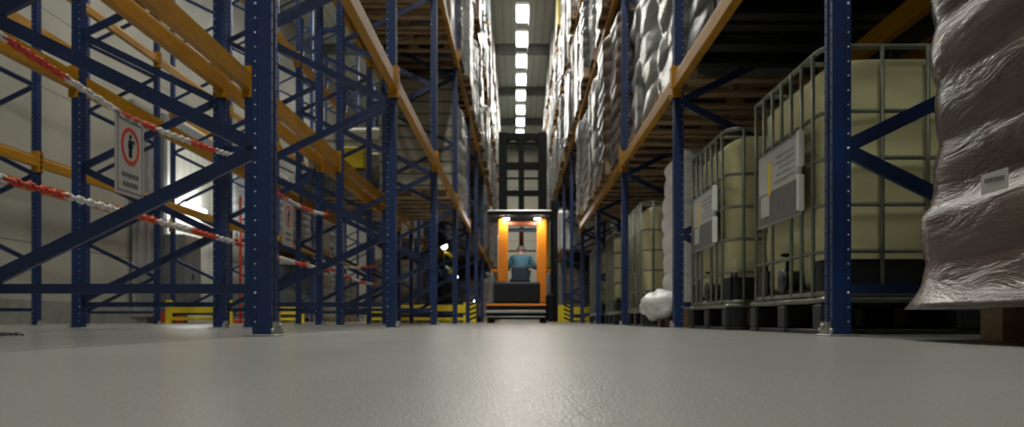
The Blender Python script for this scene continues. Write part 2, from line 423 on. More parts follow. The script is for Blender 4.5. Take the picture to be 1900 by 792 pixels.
# rows: x of aisle face of front post, direction the aisle lies (+1/-1)
ROWS = {
 'L1': (-.855, 1, 'row with the empty bays', 'row with the empty bays'),
 'L2': (-2.06, 1, 'row behind the sign', 'row behind the sign'),
 'L3': (-5.03, 1, 'row along the pale wall', 'row along the pale wall'),
 'R1': (1.085, -1, 'row holding the caged tanks', 'row holding the caged tanks'),
 'R2': (2.50, -1, 'row behind the caged tanks', 'row behind the caged tanks'),
}
def fx(row): x, s = ROWS[row][:2]; return x - s*PD/2
def put_frame(row, n, first):
    x, s, nm, _ = ROWS[row]
    o = instance(F_full if n <= 5 else F_far, (fx(row), n*PITCH, 0), 0 if s > 0 else PI)
    tag(o, 'blue perforated steel upright frame, %s along the %s' % (ORD[n-first+1], nm), 'rack frame', 'rack frames of the '+nm)
def put_beam(row, bay, lev, side, first):
    x, s, nm, _ = ROWS[row]
    full = bay <= 5
    proto = B_full if full else B_far
    y = (bay+.5)*PITCH
    if side == 'front': xx = x; rz = 0 if s > 0 else PI
    else: xx = x - s*1.05; rz = PI if s > 0 else 0
    o = instance(proto, (xx + (-.0135 if rz == 0 else .0135)+(.0136 if rz == 0 else -.0136), y, LEV[lev]), rz)
    d = 'aisle edge' if side == 'front' else 'rear edge'
    tag(o, 'orange %s load beam, %s of %s bay, %s' % (LEVN[lev].replace(' level', '-level'), d, ORD[bay-first+1], nm), 'rack beam', 'crossbars of the '+nm)
spec = {'L1': (1, 12), 'L2': (1, 11), 'L3': (2, 10), 'R1': (1, 12), 'R2': (1, 9)}
for row, (a, b_) in spec.items():
    for n in range(a, b_+1): put_frame(row, n, a)
for bay in range(1, 12):
    levs = []
    if bay not in (5,): levs.append(1)
    if bay >= 2: levs.append(2)
    if bay >= 4: levs.append(3)
    if bay >= 6: levs.append(4)
    for lv in levs:
        put_beam('L1', bay, lv, 'front', 1)
        if bay <= 6: put_beam('L1', bay, lv, 'rear', 1)
        if not (lv == 1 and bay == 6):
            put_beam('R1', bay, lv, 'front', 1)
        if bay <= 4: put_beam('R1', bay, lv, 'rear', 1)
for bay in range(1, 10):
    for lv in ((1,) if bay < 2 else (1, 2)):
        if bay == 5 and lv == 1: continue
        put_beam('L2', bay, lv, 'front', 1); put_beam('L2', bay, lv, 'rear', 1)
for bay in range(2, 9):
    for lv in ((1, 2) if bay >= 3 else (1,2)):
        put_beam('L3', bay, lv, 'front', 2); put_beam('L3', bay, lv, 'rear', 2)
for bay in range(1, 6):
    put_beam('R2', bay, 1, 'front', 1); put_beam('R2', bay, 1, 'rear', 1)
# row spacers between the back-to-back left rows
sp = None
for n in range(1, 6):
    for z in (1.25, 3.1):
        if sp is None:
            m = MB(); m.box((-.0765, -.02, -.02), (.0765, .02, .02)); m.box((-.0765, -.035, -.035), (-.0725, .035, .035)); m.box((.0725, -.035, -.035), (.0765, .035, .035))
            sp = m.build('row_spacer', 'blue'); o = sp
        else: o = sp.copy(); C.objects.link(o)
        o.location = (-1.9825, n*PITCH, z)
        tag(o, 'short blue %s spacer tying the back-to-back frames, %s pair' % ('lower' if z < 2 else 'upper', ORD[n]), 'row spacer', 'row spacers')

# ------------------------------------------------------------------ pallets and wrapped goods
def pallet_mb(L=1.2, W=.8, mi=0):
    """length along x, width along y, origin centre, z 0..0.144"""
    m = MB()
    for y in (-W/2, -.0725, W/2-.1):
        w = .145 if abs(y+.0725) < 1e-6 else .1
        m.box((-L/2, y, 0), (L/2, y+w, .022), mi)
        for x in (-L/2, -.0725, L/2-.145): m.box((x, y, .022), (x+.145, y+w, .1), mi)
    for x in (-L/2, -.0725, L/2-.145): m.box((x, -W/2, .1), (x+.145, W/2, .122), mi)
    k = 5; y = -W/2; ws = [.145, .1, .145, .1, .145]; gap = (W-sum(ws))/4
    for w in ws: m.box((-L/2, y, .122), (L/2, y+w, .144), mi); y += w+gap
    return m
def goods_mb(kind, L, W, z0, z1, seed, flare=.0, dens=1.0, amp=None, cap=True):
    m = MB(); NU = int(56*dens); NV = int((34 if dens > 2 else 76)*dens)
    rnd = random.Random(seed); off = Vector((rnd.random()*50, rnd.random()*50, rnd.random()*50))
    hx, hy = L/2, W/2; ex = {'sacks': .28, 'cartons': .12, 'lumpy': .34, 'layers': .14}[kind]
    A = amp if amp is not None else {'sacks': .034, 'cartons': .014, 'lumpy': .045, 'layers': .022}[kind]
    lay = {'sacks': .16, 'cartons': .25, 'lumpy': .26, 'layers': .17}[kind]
    for j in range(NV+1):
        t = j/NV; z = z0+(z1-z0)*t
        for i in range(NU):
            a = 2*PI*i/NU
            ca, sa = math.cos(a), math.sin(a)
            x = hx*math.copysign(abs(ca)**ex, ca); y = hy*math.copysign(abs(sa)**ex, sa)
            n1 = noise.noise(Vector((x*1.6, y*1.6, z*1.6))+off); n2 = noise.noise(Vector((x*5, y*5, z*6))+off)
            ph = (z-z0)/lay
            bul = abs(math.sin(PI*ph + (1.3*noise.noise(Vector((x, y, 3))*1.2+off) if kind != 'layers' else 0)))
            if kind in ('sacks', 'lumpy'): d = A*(n1*1.1+n2*.45)+A*.8*(bul**.6-.8)
            elif kind == 'layers': d = A*(.8*(bul**.35)-.9)+A*n1
            else: d = A*(n1+n2*.7)+ (-.006 if (ph % 1) < .06 else 0)
            if kind == 'lumpy': d += .05*(noise.noise(Vector((x*2.2, y*2.2, z*2.8+z*0))+off))
            # twist folds from winding the film
            d += A*.25*math.sin(9*z+3*a+off.x) if kind != 'layers' else 0
            if W > 1.2:
                if z < .40: d += .035*min(1, (.40-z)/.07)
                if t < .05: d += .05*(1-t/.05)**1.5
            elif flare and t < .09: d += flare*(1-t/.09)**1.5
            if t > .93: d -= .10*((t-.93)/.07)**1.6*min(1, W)
            nx, ny = (x/hx), (y/hy); l = math.hypot(nx, ny) or 1
            X_, Y_ = x+nx/l*d, y+ny/l*d
            if W < .9:      # neighbours on the beams press against each other
                ym = .4325; Y_ = Y_ if abs(Y_) < ym-.03 else math.copysign(ym-.03+.03*math.tanh((abs(Y_)-ym+.03)/.03), Y_)
                X_ = max(-.625, min(.625, X_))
            m.v.append((X_, Y_, z + (0 if t < .93 else .03*n1)))
    for j in range(NV):
        for i in range(NU):
            k = (i+1) % NU; m.f.append((j*NU+i, j*NU+k, (j+1)*NU+k, (j+1)*NU+i)); m.mi.append(0); m.sm.append(True)
    m.add([], []); n = len(m.v)
    m.v.append((0, 0, z1+.015)); m.v.append((0, 0, z0 if cap else .147))
    if not cap:
        b0 = len(m.v)
        m.box((-hx*.97, -hy*.97, .146), (hx*.97, hy*.97, .16))
    for i in range(NU):
        k = (i+1) % NU
        m.f.append((NV*NU+i, NV*NU+k, n)); m.mi.append(0); m.sm.append(True)
        if cap:
            m.f.append((k, i, n+1)); m.mi.append(0); m.sm.append(True)
    return m
PAL = pallet_mb().mesh('pallet', ['wood'])
PALP = pallet_mb().mesh('pallet', ['wood_pale'])
PALB = pallet_mb().mesh('pallet', ['black_plastic'])
goods_cache = {}
def goods_mesh(kind, h, seed, dens, filmname, L=1.17, W=.79, flare=.02, low=False):
    key = (kind, round(h, 2), seed, dens, filmname, L, W, flare, low)
    if key not in goods_cache:
        mb = goods_mb(kind, L+(.07 if low else 0), W+(.05 if low else 0), .02 if low else .13, .13+h, seed, 0 if low else flare, dens, cap=not low)
        goods_cache[key] = mb.mesh('wrapped_goods', [FILM[filmname]])
    return goods_cache[key]
combo_cache = {}
def put_load(x, y, z, kind, h, seed, filmname, label, cat='pallet load', group=None, full=True, dens=1.0, L=1.17, W=.79, flare=.02, pal=None, low=False):
    """long side of the pallet points across the row (x)"""
    if full:
        root = empty('pallet_load', (x, y, z))
        p = bpy.data.objects.new('wooden_pallet', pal or PAL); C.objects.link(p); p.parent = root
        if filmname == 'black': p.data = PALB
        g_ = bpy.data.objects.new('wrapped_goods', goods_mesh(kind, h, seed, dens, filmname, L, W, flare, low)); C.objects.link(g_); g_.parent = root
        o = root
    else:
        key = (kind, round(h, 2), seed, dens, filmname, low)
        if key not in combo_cache:
            a = pallet_mb(mi=1); b_ = goods_mb(kind, L+(.07 if low else 0), W+(.05 if low else 0), .02 if low else .13, .13+h, seed, 0 if low else flare, dens, cap=not low); b_.add(a.v, a.f, 1)
            combo_cache[key] = b_.mesh('pallet_load', [FILM[filmname], M['wood']])
        o = bpy.data.objects.new('pallet_load', combo_cache[key]); C.objects.link(o); o.location = (x, y, z)
    if x < 0: o.scale = (.93, 1, 1)
    tag(o, label, cat, group)
    return o
FNAME = {'brown': 'film-wrapped brown cartons', 'pinkish': 'film-wrapped kraft sacks', 'white': 'milky white wrapped goods', 'milk': 'thick white film-wrapped layers', 'grey': 'clear-wrapped grey sacks',
 'silver': 'shiny crinkle-wrapped goods', 'black': 'black-wrapped goods', 'blue': 'film-wrapped blue sacks', 'yellow': 'film-wrapped yellow packs', 'carton': 'stacked plain cartons', 'layered': 'pale layered paper goods'}
SLOT = ['first', 'middle', 'last']
def bay_loads(row, bay, lev, picks, hs=None, full=None):
    """three pallets of a bay; picks: list of (kind, film) or None"""
    x, s, nm, _ = ROWS[row]
    cx = x - s*{'L1': .59, 'L2': .59, 'L3': .56, 'R1': .655, 'R2': .64}[row]
    z = 0 if lev == 0 else LEV[lev]+.12
    for k, p in enumerate(picks):
        if p is None: continue
        kind, fl = p[0], p[1]
        h = p[2] if len(p) > 2 else 1.5
        y = bay*PITCH + .53 + k*.87
        fullp = (bay <= 4) if full is None else full
        dens = 1.0 if bay <= 3 else (.7 if bay <= 6 else .5)
        sd = (bay*7+k*3+lev) % 5
        over = 0
        if (row == 'R1' and bay >= 3) or (row == 'L1' and (bay >= 5 or (bay == 4 and lev >= 2))): over = s*(.10 + .035*math.sin(bay*5.1+k*2.3+lev*1.7))
        lv = ['floor level', 'lowest level', 'second level', 'third level', 'top level'][lev]
        put_load(cx+over, y, z, kind, h, sd, fl, '%s, %s in %s bay, %s, %s' % (FNAME[fl], SLOT[k], ORD[bay-(1 if row == 'L3' else 0)], lv, nm),
                 group='pallet loads of the '+nm, full=fullp, dens=dens, low=(lev > 0 and fl != 'carton' and fl != 'layered'))
R_ = random.Random(21)
# aisle side row with empty bays: goods start at the fourth bay
bay_loads('L1', 3, 2, [('cartons', 'carton', 1.2), ('layers', 'layered', 1.2), ('cartons', 'brown', 1.3)])
bay_loads('L1', 4, 1, [('layers', 'layered', 1.62), ('lumpy', 'white', 1.5), ('sacks', 'grey', 1.5)])
bay_loads('L1', 4, 2, [('sacks', 'silver', 1.5), ('cartons', 'white', 1.5), ('sacks', 'grey', 1.45)])
bay_loads('R1', 3, 2, [('lumpy', 'grey', 1.3), ('cartons', 'brown', 1.4), ('sacks', 'silver', 1.4)])
pool = [('lumpy', 'silver'), ('sacks', 'brown'), ('lumpy', 'grey'), ('sacks', 'white'), ('sacks', 'blue'), ('cartons', 'silver'), ('sacks', 'grey'), ('cartons', 'pinkish'), ('sacks', 'silver')]
def rnd3(): return [(*R_.choice(pool), R_.choice([1.2, 1.5, 1.5])) for _ in range(3)]
for bay in range(4, 12):
    for row in ('L1', 'R1'):
        for lev in (0, 1, 2, 3, 4):
            if lev == 3 and bay < 4: continue
            if lev == 4 and bay < 6: continue
            if bay == 4 and (row == 'L1' or lev == 1) and lev < 3: continue
            if lev == 0 and bay < 7: continue
            if lev == 0 and row == 'L1' and bay < 8: continue
            if lev == 1 and (bay == 5 or (bay == 6)): continue
            if lev == 1 and bay == 4: continue
            pk = rnd3()
            if lev == 4: pk = [(a, b_, min(c, 1.1)) for a, b_, c in pk]
            if row == 'R1' and lev == 1 and bay == 7: pk = [('layers', 'milk', .85), ('layers', 'milk', 1.0), ('sacks', 'silver', 1.2)]
            if row == 'R1' and lev == 4 and bay in (7,): pk = [('sacks', 'silver', 1.1), ('cartons', 'yellow', 1.1), ('cartons', 'yellow', 1.1)]
            if row == 'R1' and lev == 3 and bay == 8: pk[1] = ('cartons', 'yellow', 1.4)
            bay_loads(row, bay, lev, pk)
# row holding the tanks: first level
bay_loads('R1', 1, 1, [('lumpy', 'black', 1.3), ('lumpy', 'black', 1.5), ('sacks', 'black', 1.4)])
bay_loads('R1', 2, 1, [('lumpy', 'grey', 1.45), ('lumpy', 'white', 1.5), ('lumpy', 'grey', 1.3)])
bay_loads('R1', 3, 1, [('sacks', 'pinkish', 1.6), ('sacks', 'pinkish', 1.55), ('lumpy', 'grey', 1.5)])
bay_loads('R1', 4, 1, [('lumpy', 'grey', 1.5), ('sacks', 'white', 1.5), ('sacks', 'grey', 1.45)])
# second row to the side of the tanks
for bay in (1, 2, 3, 4):
    bay_loads('R2', bay, 1, [(*R_.choice([('cartons', 'brown'), ('sacks', 'pinkish'), ('lumpy', 'black')]), 1.2) for _ in range(3)])
bay_loads('R2', 1, 0, [('cartons', 'brown', .9), ('cartons', 'brown', .9), ('cartons', 'brown', .9)])
bay_loads('R2', 2, 0, [('cartons', 'brown', .9), ('sacks', 'pinkish', .9), ('cartons', 'brown', .9)])
bay_loads('R2', 3, 0, [('cartons', 'brown', .9), None, ('cartons', 'brown', .9)])
# rows beyond the sign
m = MB(); m.rbox((-.16, -.14, 0), (.16, .14, .26), .015); m.rbox((-.17, -.15, .22), (.17, .15, .30), .01)
tag(m.build('yellow_crate', 'yellow', None, (-2.36, 11.5, 2.215)), 'small yellow lidded crate lying on a low wrapped load behind the sign row', 'crate')
bay_loads('L2', 4, 1, [('sacks', 'grey', .28), ('cartons', 'brown', .72), ('layers', 'layered', 1.3)])
bay_loads('L2', 6, 0, [('cartons', 'brown', 1.2), ('sacks', 'grey', 1.3), None]); bay_loads('L2', 7, 0, [('sacks', 'white', 1.0), ('cartons', 'brown', 1.2), ('sacks', 'silver', 1.3)])
bay_loads('L2', 6, 1, [('sacks', 'white', 1.4), ('cartons', 'brown', 1.2), ('sacks', 'silver', 1.4)]); bay_loads('L2', 7, 1, [('sacks', 'grey', 1.4), ('cartons', 'carton', 1.2), ('sacks', 'silver', 1.4)])
bay_loads('L2', 8, 0, [('sacks', 'grey', 1.2), ('cartons', 'carton', 1.2), ('sacks', 'silver', 1.3)])
bay_loads('L2', 8, 1, [('sacks', 'silver', 1.2), ('cartons', 'brown', 1.2), ('sacks', 'grey', 1.3)])
bay_loads('L3', 7, 0, [('sacks', 'grey', 1.3), ('cartons', 'carton', 1.2), ('sacks', 'white', 1.3)]); bay_loads('L3', 8, 0, [('sacks', 'grey', 1.4), ('sacks', 'silver', 1.2), ('cartons', 'brown', 1.2)])
bay_loads('L3', 6, 1, [('sacks', 'white', 1.3), ('cartons', 'brown', 1.3), ('sacks', 'grey', 1.4)])
bay_loads('L3', 7, 1, [('sacks', 'silver', 1.3), ('cartons', 'carton', 1.3), ('sacks', 'grey', 1.4)])
bay_loads('L1', 7, 0, [None, ('cartons', 'brown', 1.0), ('sacks', 'grey', 1.2)])

# big wrapped load beside the camera with its skirt and label
big = put_load(1.675, 1.66, 0, 'sacks', 1.45, 3, 'pinkish', 'tall film-wrapped kraft sack load with flared film skirt on pale pallet', dens=2.6, L=1.16, W=1.18, flare=.05, pal=None)
for ch in big.children:
    if ch.name.startswith('wooden'):
        ch.data = pallet_mb(.86, 1.1).mesh('pallet', ['wood_pale']); ch.location = (.02, -.02, 0)
    else:
        ch.data = goods_mb('sacks', 1.15, 1.22, .085, 1.55, 11, .06, 2.8, .018).mesh('wrapped_goods', [FILM['pinkish']])
m = MB(); m.box((-.002, -.05, 0), (0, .05, .045)); 
for k in range(7): m.box((-.003, -.038+k*.011, .020+.0006*k), (-.002, -.031+k*.011, .030+.0006*k), 1)
lab = m.build('paper_label', ['label_white', 'label_grey'], big, (1.072-1.675, 1.80-1.66, .345)); lab['label'] = 'small paper label with dark print'
# white wrapped load between two tanks, with the bulging bag at its foot
wl = put_load(1.79, 6.42, 0, 'sacks', 1.25, 2, 'milk', 'tall narrow milky white wrapped load on floor between two caged tanks', dens=1.2, W=.72)
m = MB()
NU, NV = 28, 16
for j in range(NV+1):
    for i in range(NU):
        a = 2*PI*i/NU; p = PI*j/NV
        x, y, z = .13*math.sin(p)*math.cos(a), .36*math.sin(p)*math.sin(a), -.135*math.cos(p)
        d = 1+.35*noise.noise(Vector((x*7, y*6, z*8+2)))+.12*noise.noise(Vector((x*22, y*22, z*22)))
        if z < 0: z *= .75
        m.v.append((x*d, y*d, z*d))
for j in range(NV):
    for i in range(NU):
        k = (i+1) % NU; m.f.append((j*NU+i, j*NU+k, (j+1)*NU+k, (j+1)*NU+i)); m.mi.append(0); m.sm.append(True)
bg = m.build('loose_film_bulge', FILM['milk'], wl, (-.66, .02, .155))

# ------------------------------------------------------------------ caged tanks
def ibc_proto():
    """1.0 along y (valve face looks to -x), 1.2 along x; origin centre of footprint on floor"""
    root = empty('caged_tank')
    hx, hy = .60, .50
    # steel and plastic pallet
    m = MB()
    m.rbox((-hx, -hy, .125), (hx, hy, .15), .01, 0)
    for x in (-.54, 0, .54):
        for y in (-.44, 0, .44): m.rbox((x-.06, y-.055, .015), (x+.06, y+.055, .125), .012, 1)
    for y in (-.44, 0, .44): m.rbox((-hx, y-.05, 0), (hx, y+.05, .02), .004, 1)
    for x in (-.54, .54): m.rbox((x-.05, -hy, 0), (x+.05, hy, .019), .004, 1)
    m.build('pallet', ['cage', 'black_plastic'], root)
    # black tray with corner protectors
    m = MB()
    m.rbox((-hx+.025, -hy+.025, .15), (hx-.025, hy-.025, .185), .012)
    for sx in (-1, 1):
        for sy in (-1, 1):
            x0, x1 = sorted((sx*(hx-.03), sx*.02)); y0, y1 = sorted((sy*(hy-.03), sy*(hy-.04)))
            m.rbox((x0, min(sy*(hy-.03), sy*(hy-.046)), .15), (x1, max(sy*(hy-.03), sy*(hy-.046)), .30), .004)
            y0, y1 = sorted((sy*(hy-.03), sy*(hy-.20)))
            m.rbox((min(sx*(hx-.03), sx*(hx-.046)), y0, .15), (max(sx*(hx-.03), sx*(hx-.046)), y1, .30), .004)
            m.cyl((sx*(hx-.06), sy*(hy-.06), .15), (sx*(hx-.06), sy*(hy-.06), .33), .02, 8)
    m.build('corner_tray', 'black_plastic', root)
    # bottle
    m = MB(); NU, NV = 72, 40
    for j in range(NV+1):
        t = j/NV; z = .185+(.93)*t*1.0
        sh = 1
        e = .06
        if t < .05: sh = 1-.07*(1-t/.05)**2
        if t > .94: sh = 1-.10*((t-.94)/.06)**2
        for i in range(NU):
            a = 2*PI*i/NU+.0001; ca, sa = math.cos(a), math.sin(a)
            x = (hx-.045)*math.copysign(abs(ca)**.22, ca); y = (hy-.045)*math.copysign(abs(sa)**.22, sa)
            band = .006*math.cos((z-.2)/.225*2*PI)
            # pocket above the valve
            k = sh+band
            xx, yy = x*k, y*k
            if x < -.5 and abs(y) < .10 and z < .42: xx += .07*math.cos(y/.10*PI/2)**.5
            m.v.append((xx, yy, z))
    for j in range(NV):
        for i in range(NU):
            k = (i+1) % NU; m.f.append((j*NU+i, j*NU+k, (j+1)*NU+k, (j+1)*NU+i)); m.mi.append(0); m.sm.append(True)
    m.f.append(tuple(range(NV*NU, NV*NU+NU))); m.mi.append(0); m.sm.append(False)
    m.f.append(tuple(range(NU-1, -1, -1))); m.mi.append(0); m.sm.append(False)
    m.build('tank_bottle', 'tank', root)
    # cage
    m = MB(); r = .009
    def loop(z, rad=r):
        pts = []; c = .09
        for (cx, cy, a0) in ((hx-c, hy-c, 0), (-hx+c, hy-c, PI/2), (-hx+c, -hy+c, PI), (hx-c, -hy+c, 1.5*PI)):
            for k in range(5): a = a0+k*PI/8; pts.append((cx+(c-.012)*math.cos(a), cy+(c-.012)*math.sin(a), z))
        m.tube(pts, rad, 6, closed=True)
    for z in (.33, .515, .70, .885): loop(z)
    loop(1.14, .012); loop(.16, .011)
    zt = 1.14
    for y in (-.39, -.26, -.13, 0, .13, .26, .39):
        for x in (-hx+.004, hx-.004):
            if x < 0 and y == 0: m.tube([(x, y, .515), (x, y, zt)], r, 6); continue
            m.tube([(x, y, .15), (x, y, zt)], r, 6)
    for x in (-.50, -.36, -.18, 0, .18, .36, .50):
        for y in (-hy+.004, hy-.004): m.tube([(x, y, .15), (x, y, zt)], r, 6)
    for y in (-.25, .25): m.tube([(-hx+.01, y, 1.145), (hx-.01, y, 1.145)], .010, 6)
    m.build('cage', 'cage', root)
    # plates with label
    m = MB(); X = -hx-.012
    m.rbox((X, -.30, .50), (X+.004, .30, .86), .0015, 0)
    m.box((X-.0015, -.27, .66), (X-.0002, .285, .845), 1); m.box((X-.0015, -.27, .515), (X-.0002, .285, .655), 2)
    m.box((X-.003, .12, .55), (X-.0016, .25, .65), 1)
    m.box((X-.003, .10, .645), (X-.0016, .14, .80), 3)
    # faint rows of print
    for k in range(5): m.box((X-.003, -.22, .69+k*.027), (X-.0016, .05-.03*(k % 3), .697+k*.027), 0)
    m.build('label_plate', ['galv', 'label_white', 'label_grey', 'yellow'], root)
    for z0, z1 in ((.515, .665), (.70, .85)):  # white colour paints in the light these metal folds reflect
        e = MB(); e.rbox((X-.020, -.318, z0), (X+.008, -.296, z1), .003); q = e.build('plate_edge', 'white', root); q['label'] = 'folded metal edge strip, its bright reflection painted white'
    # valve and lid
    m = MB(); m.cyl((-.50, 0, .235), (-.585, 0, .235), .045, 16); m.cyl((-.585, 0, .235), (-.597, 0, .235), .055, 16)
    v = m.build('valve', 'black_plastic', root)
    m = MB(); m.rbox((-.575, -.012, .27), (-.555, .012, .36), .004); m.rbox((-.60, -.012, .345), (-.555, .012, .36), .004); m.build('valve_lever', 'dark', v)
    m = MB(); m.cyl((0, 0, 1.10), (0, 0, 1.145), .085, 24); m.cyl((0, 0, 1.145), (0, 0, 1.165), .075, 24); m.build('lid', 'black_plastic', root)
    return root
ib = ibc_proto()
for i, (x, y, lb) in enumerate([
    (1.80, 3.66, 'cream plastic tank in steel cage, biggest, with grey label plate beside a blue post'),
    (1.775, 5.02, 'second cream caged tank, narrow, between the biggest tank and next blue post'),
    (1.735, 7.82, 'cream caged tank standing just behind the tall milky white wrapped load'),
    (1.775, 10.35, 'cream caged tank behind the third blue post, partly hidden'),
    (1.775, 12.75, 'small distant cream caged tank, last one before the yellow rack guard')]):
    o = instance(ib, (x, y, 0))
    if i >= 2:
        for ch in list(o.children):
            if ch.name.split('.')[0] in ('label_plate', 'plate_edge'): bpy.data.objects.remove(ch)
    tag(o, lb, 'tank', 'caged liquid tanks')

# ------------------------------------------------------------------ chains and signs
def link_pts(w, l, n=12):
    pts = []
    for k in range(n):
        a = 2*PI*k/n; pts.append((math.cos(a)*w, math.sin(a)*w + (l if math.sin(a) > 0 else -l)))
    return pts
def chain(pts, label, sec=.44, phase=0.0, pitch=.046, r=.0075, group='barrier chains'):
    """pts polyline; alternating red and white lengths"""
    m = MB(); P = [Vector(p) for p in pts]; cum = [0]
    for a, b_ in zip(P, P[1:]): cum.append(cum[-1]+(b_-a).length)
    tot = cum[-1]; n = int(tot/pitch)
    def at(s):
        for i in range(len(P)-1):
            if s <= cum[i+1] or i == len(P)-2:
                t = (s-cum[i])/(cum[i+1]-cum[i]); return P[i].lerp(P[i+1], t), (P[i+1]-P[i]).normalized()
    for k in range(n):
        s = (k+.5)*pitch; c, d = at(s)
        u = Vector((0,0,1)) if k % 2 else d.cross(Vector((0,0,1))).normalized()
        u = (u-d*u.dot(d)).normalized()
        mi = int((s+phase)/sec) % 2
        m.tube([c+d*y+u*x for x, y in link_pts(.0125, .016, 10)], r, 5, mi, closed=True)
    return tag(m.build('plastic_chain', ['red', 'chain_white']), label, 'chain', group)
def sagline(a, b_, sag, n=18):
    a, b_ = Vector(a), Vector(b_); return [a.lerp(b_, i/n)-Vector((0,0,4*sag*(i/n)*(1-i/n))) for i in range(n+1)]
XC = -1.985
Y1, Y2, Y3, Y4 = PITCH+.0, 2*PITCH, 3*PITCH, 4*PITCH
chain(sagline((XC, Y1+.02, .60), (XC, Y2-.02, .60), -.0, 6), 'lower red and white plastic chain closing the first empty bay', phase=.62)
chain(sagline((XC, Y1+.02, 1.16), (XC, Y1+1.25, 1.085), .0, 10)+sagline((XC, Y1+1.25, 1.085), (XC, Y2-.02, 1.20), .01, 10)[1:], 'upper red and white chain carrying the prohibition sign in the first bay', phase=.62)
chain(sagline((XC, Y2+.02, .60), (XC, Y3-.02, .58), .02), 'lower red and white plastic chain closing the second empty bay', phase=.3)
chain(sagline((XC, Y2+.02, 1.18), (XC, Y3-.02, 1.16), .08), 'upper red and white chain carrying the smaller distant sign', phase=.1)
chain(sagline((XC, Y3+.02, .60), (XC, Y4-.02, .55), .03), 'lower red and white chain closing the third empty bay', phase=.2)
chain(sagline((-3.02, Y4-.09, .80), (-1.94, Y4-.09, .80), .01), 'red and white chain stretched level across behind the fourth blue frame', phase=.05)
def sign(loc, label, w=.30, h=.40):
    root = empty('hanging_sign', loc)
    m = MB(); m.rbox((0, -w/2, 0), (.006, w/2, h), .002); m.build('panel', 'sign_white', root)
    m = MB(); t = .008
    for a, b_ in (((.006, -w/2+.02, .02), (.008, -w/2+.02+.004, h-.02)), ((.006, w/2-.024, .02), (.008, w/2-.02, h-.02)), ((.006, -w/2+.02, .02), (.008, w/2-.02, .024)), ((.006, -w/2+.02, h-.024), (.008, w/2-.02, h-.02))): m.box(a, b_)
    m.build('border_line', 'grey', root)
    m = MB(); cz = h*.635; R = w*.31
    n = 40; v = []; f = []
    for i in range(n):
        a = 2*PI*i/n
        for rr, x in ((R, .0062), (R-.017, .0062), (R, .0085), (R-.017, .0085)): v.append((x, rr*math.cos(a), cz+rr*math.sin(a)))
    for i in range(n):
        j = (i+1) % n; f += [(4*i+2, 4*i+3, 4*j+3, 4*j+2), (4*i, 4*i+2, 4*j+2, 4*j), (4*i+1, 4*j+1, 4*j+3, 4*i+3)]
    m.add(v, f); m.build('red_ring', 'red', root)
    # black standing figure with raised hand
    m = MB()
    def poly(pts, x0=.0062, x1=.0078):
        n = len(pts); m.add([(x0, a, b_) for a, b_ in pts]+[(x1, a, b_) for a, b_ in pts], [tuple(range(n)), tuple(range(2*n-1, n-1, -1))]+[(i, (i+1)%n, n+(i+1)%n, n+i) for i in range(n)])
    poly([(.011*math.cos(2*PI*k/12), cz+.047+.012*math.sin(2*PI*k/12)) for k in range(12)])
    poly([(-.018, cz+.030), (.018, cz+.030), (.024, cz-.012), (.015, cz-.012), (.014, cz-.058), (.002, cz-.058), (0, cz-.02), (-.003, cz-.058), (-.015, cz-.058), (-.015, cz-.012), (-.024, cz-.012)])
    poly([(.016, cz+.030), (.040, cz+.012), (.046, cz+.032), (.038, cz+.034), (.034, cz+.024), (.020, cz+.036)])
    m.build('pictogram', 'black', root)
    m = MB()
    for row, (zz, hh, ws) in enumerate(((h*.235, .026, (.03, .022, .034, .026, .03)), (h*.12, .026, (.026, .034, .03, .04)))):
        y = -sum(ws)/2-.008*(len(ws)-1)/2
        for q in ws: m.box((.006, y, zz-.001), (.0075, y+q, zz+hh*.8)); y += q+.008
        y = -sum(ws)/2
    m.build('lettering', 'label_grey', root)
    m = MB()
    for y in (-w/2+.03, w/2-.03):
        m.tube([(.003, y+.008*math.cos(a*PI/6), h+.005+.016*math.sin(a*PI/6)) for a in range(12)], .0025, 6, closed=True)
    m.build('hook_ring', 'galv', root)
    return tag(root, label, 'sign', 'prohibition signs')
sign((XC+.004, 4.07, .685), 'white prohibition sign with red ring hanging from the chain in the first bay')
sign((XC+.004, 6.86, .69), 'smaller distant white sign with red ring hanging in the second bay')

# ------------------------------------------------------------------ left background things
def guard(loc, w, rz, label, chevron=False, h=.40):
    root = empty('rack_guard', loc, rz)
    m = MB(); m.rbox((0, -.02, .18), (w, .02, .37), .008); m.build('guard_rail', 'yellow', root)
    m = MB(); m.rbox((0, -.02, .05), (w, .02, .11), .008); m.build('guard_rail', 'yellow', root)
    for x in (.0, w-.10) if not chevron else (0, w-.26):
        m = MB(); m.rbox((x, -.05, 0), (x+.10, .03, h), .01); m.rbox((x-.02, -.08, 0), (x+.12, .06, .01), .003)
        m.build('guard_post', 'yellow', root)
    if chevron:
        m = MB(); x0 = w-.26
        m.rbox((x0, -.07, .01), (w, -.052, h+.02), .004, 0)
        for k in range(4):
            z = .03+k*.10
            m.add([(x0+.08, -.0715, z), (w, -.0715, z+.07), (w, -.0715, z+.115), (x0+.08, -.0715, z+.045)], [(0,1,2,3)], 1)
        m.build('striped_end_board', ['yellow', 'black'], root)
    return tag(root, label, 'rack guard', 'yellow rack guards')
guard((-3.15, 16.5, 0), 2.28, 0, 'long yellow two-rail rack guard with striped end near the orange truck', True)
g2 = guard((1.75, 19.3, 0), .78, PI, 'yellow and black striped guard beyond the last caged tank', False)
m = MB(); x0 = .50
m.rbox((x0, .052, .01), (.80, .07, .42), .004, 0)
for k in range(4):
    z = .03+k*.10; m.add([(x0, .0715, z), (x0, .0715, z+.045), (x0+.16, .0715, z+.115), (x0+.16, .0715, z+.07)], [(0,1,2,3)], 1)
m.build('striped_end_board', ['yellow', 'black'], g2)
guard((-6.1, 13.85, 0), 1.15, 0, 'low yellow guard in front of the row along the pale wall')
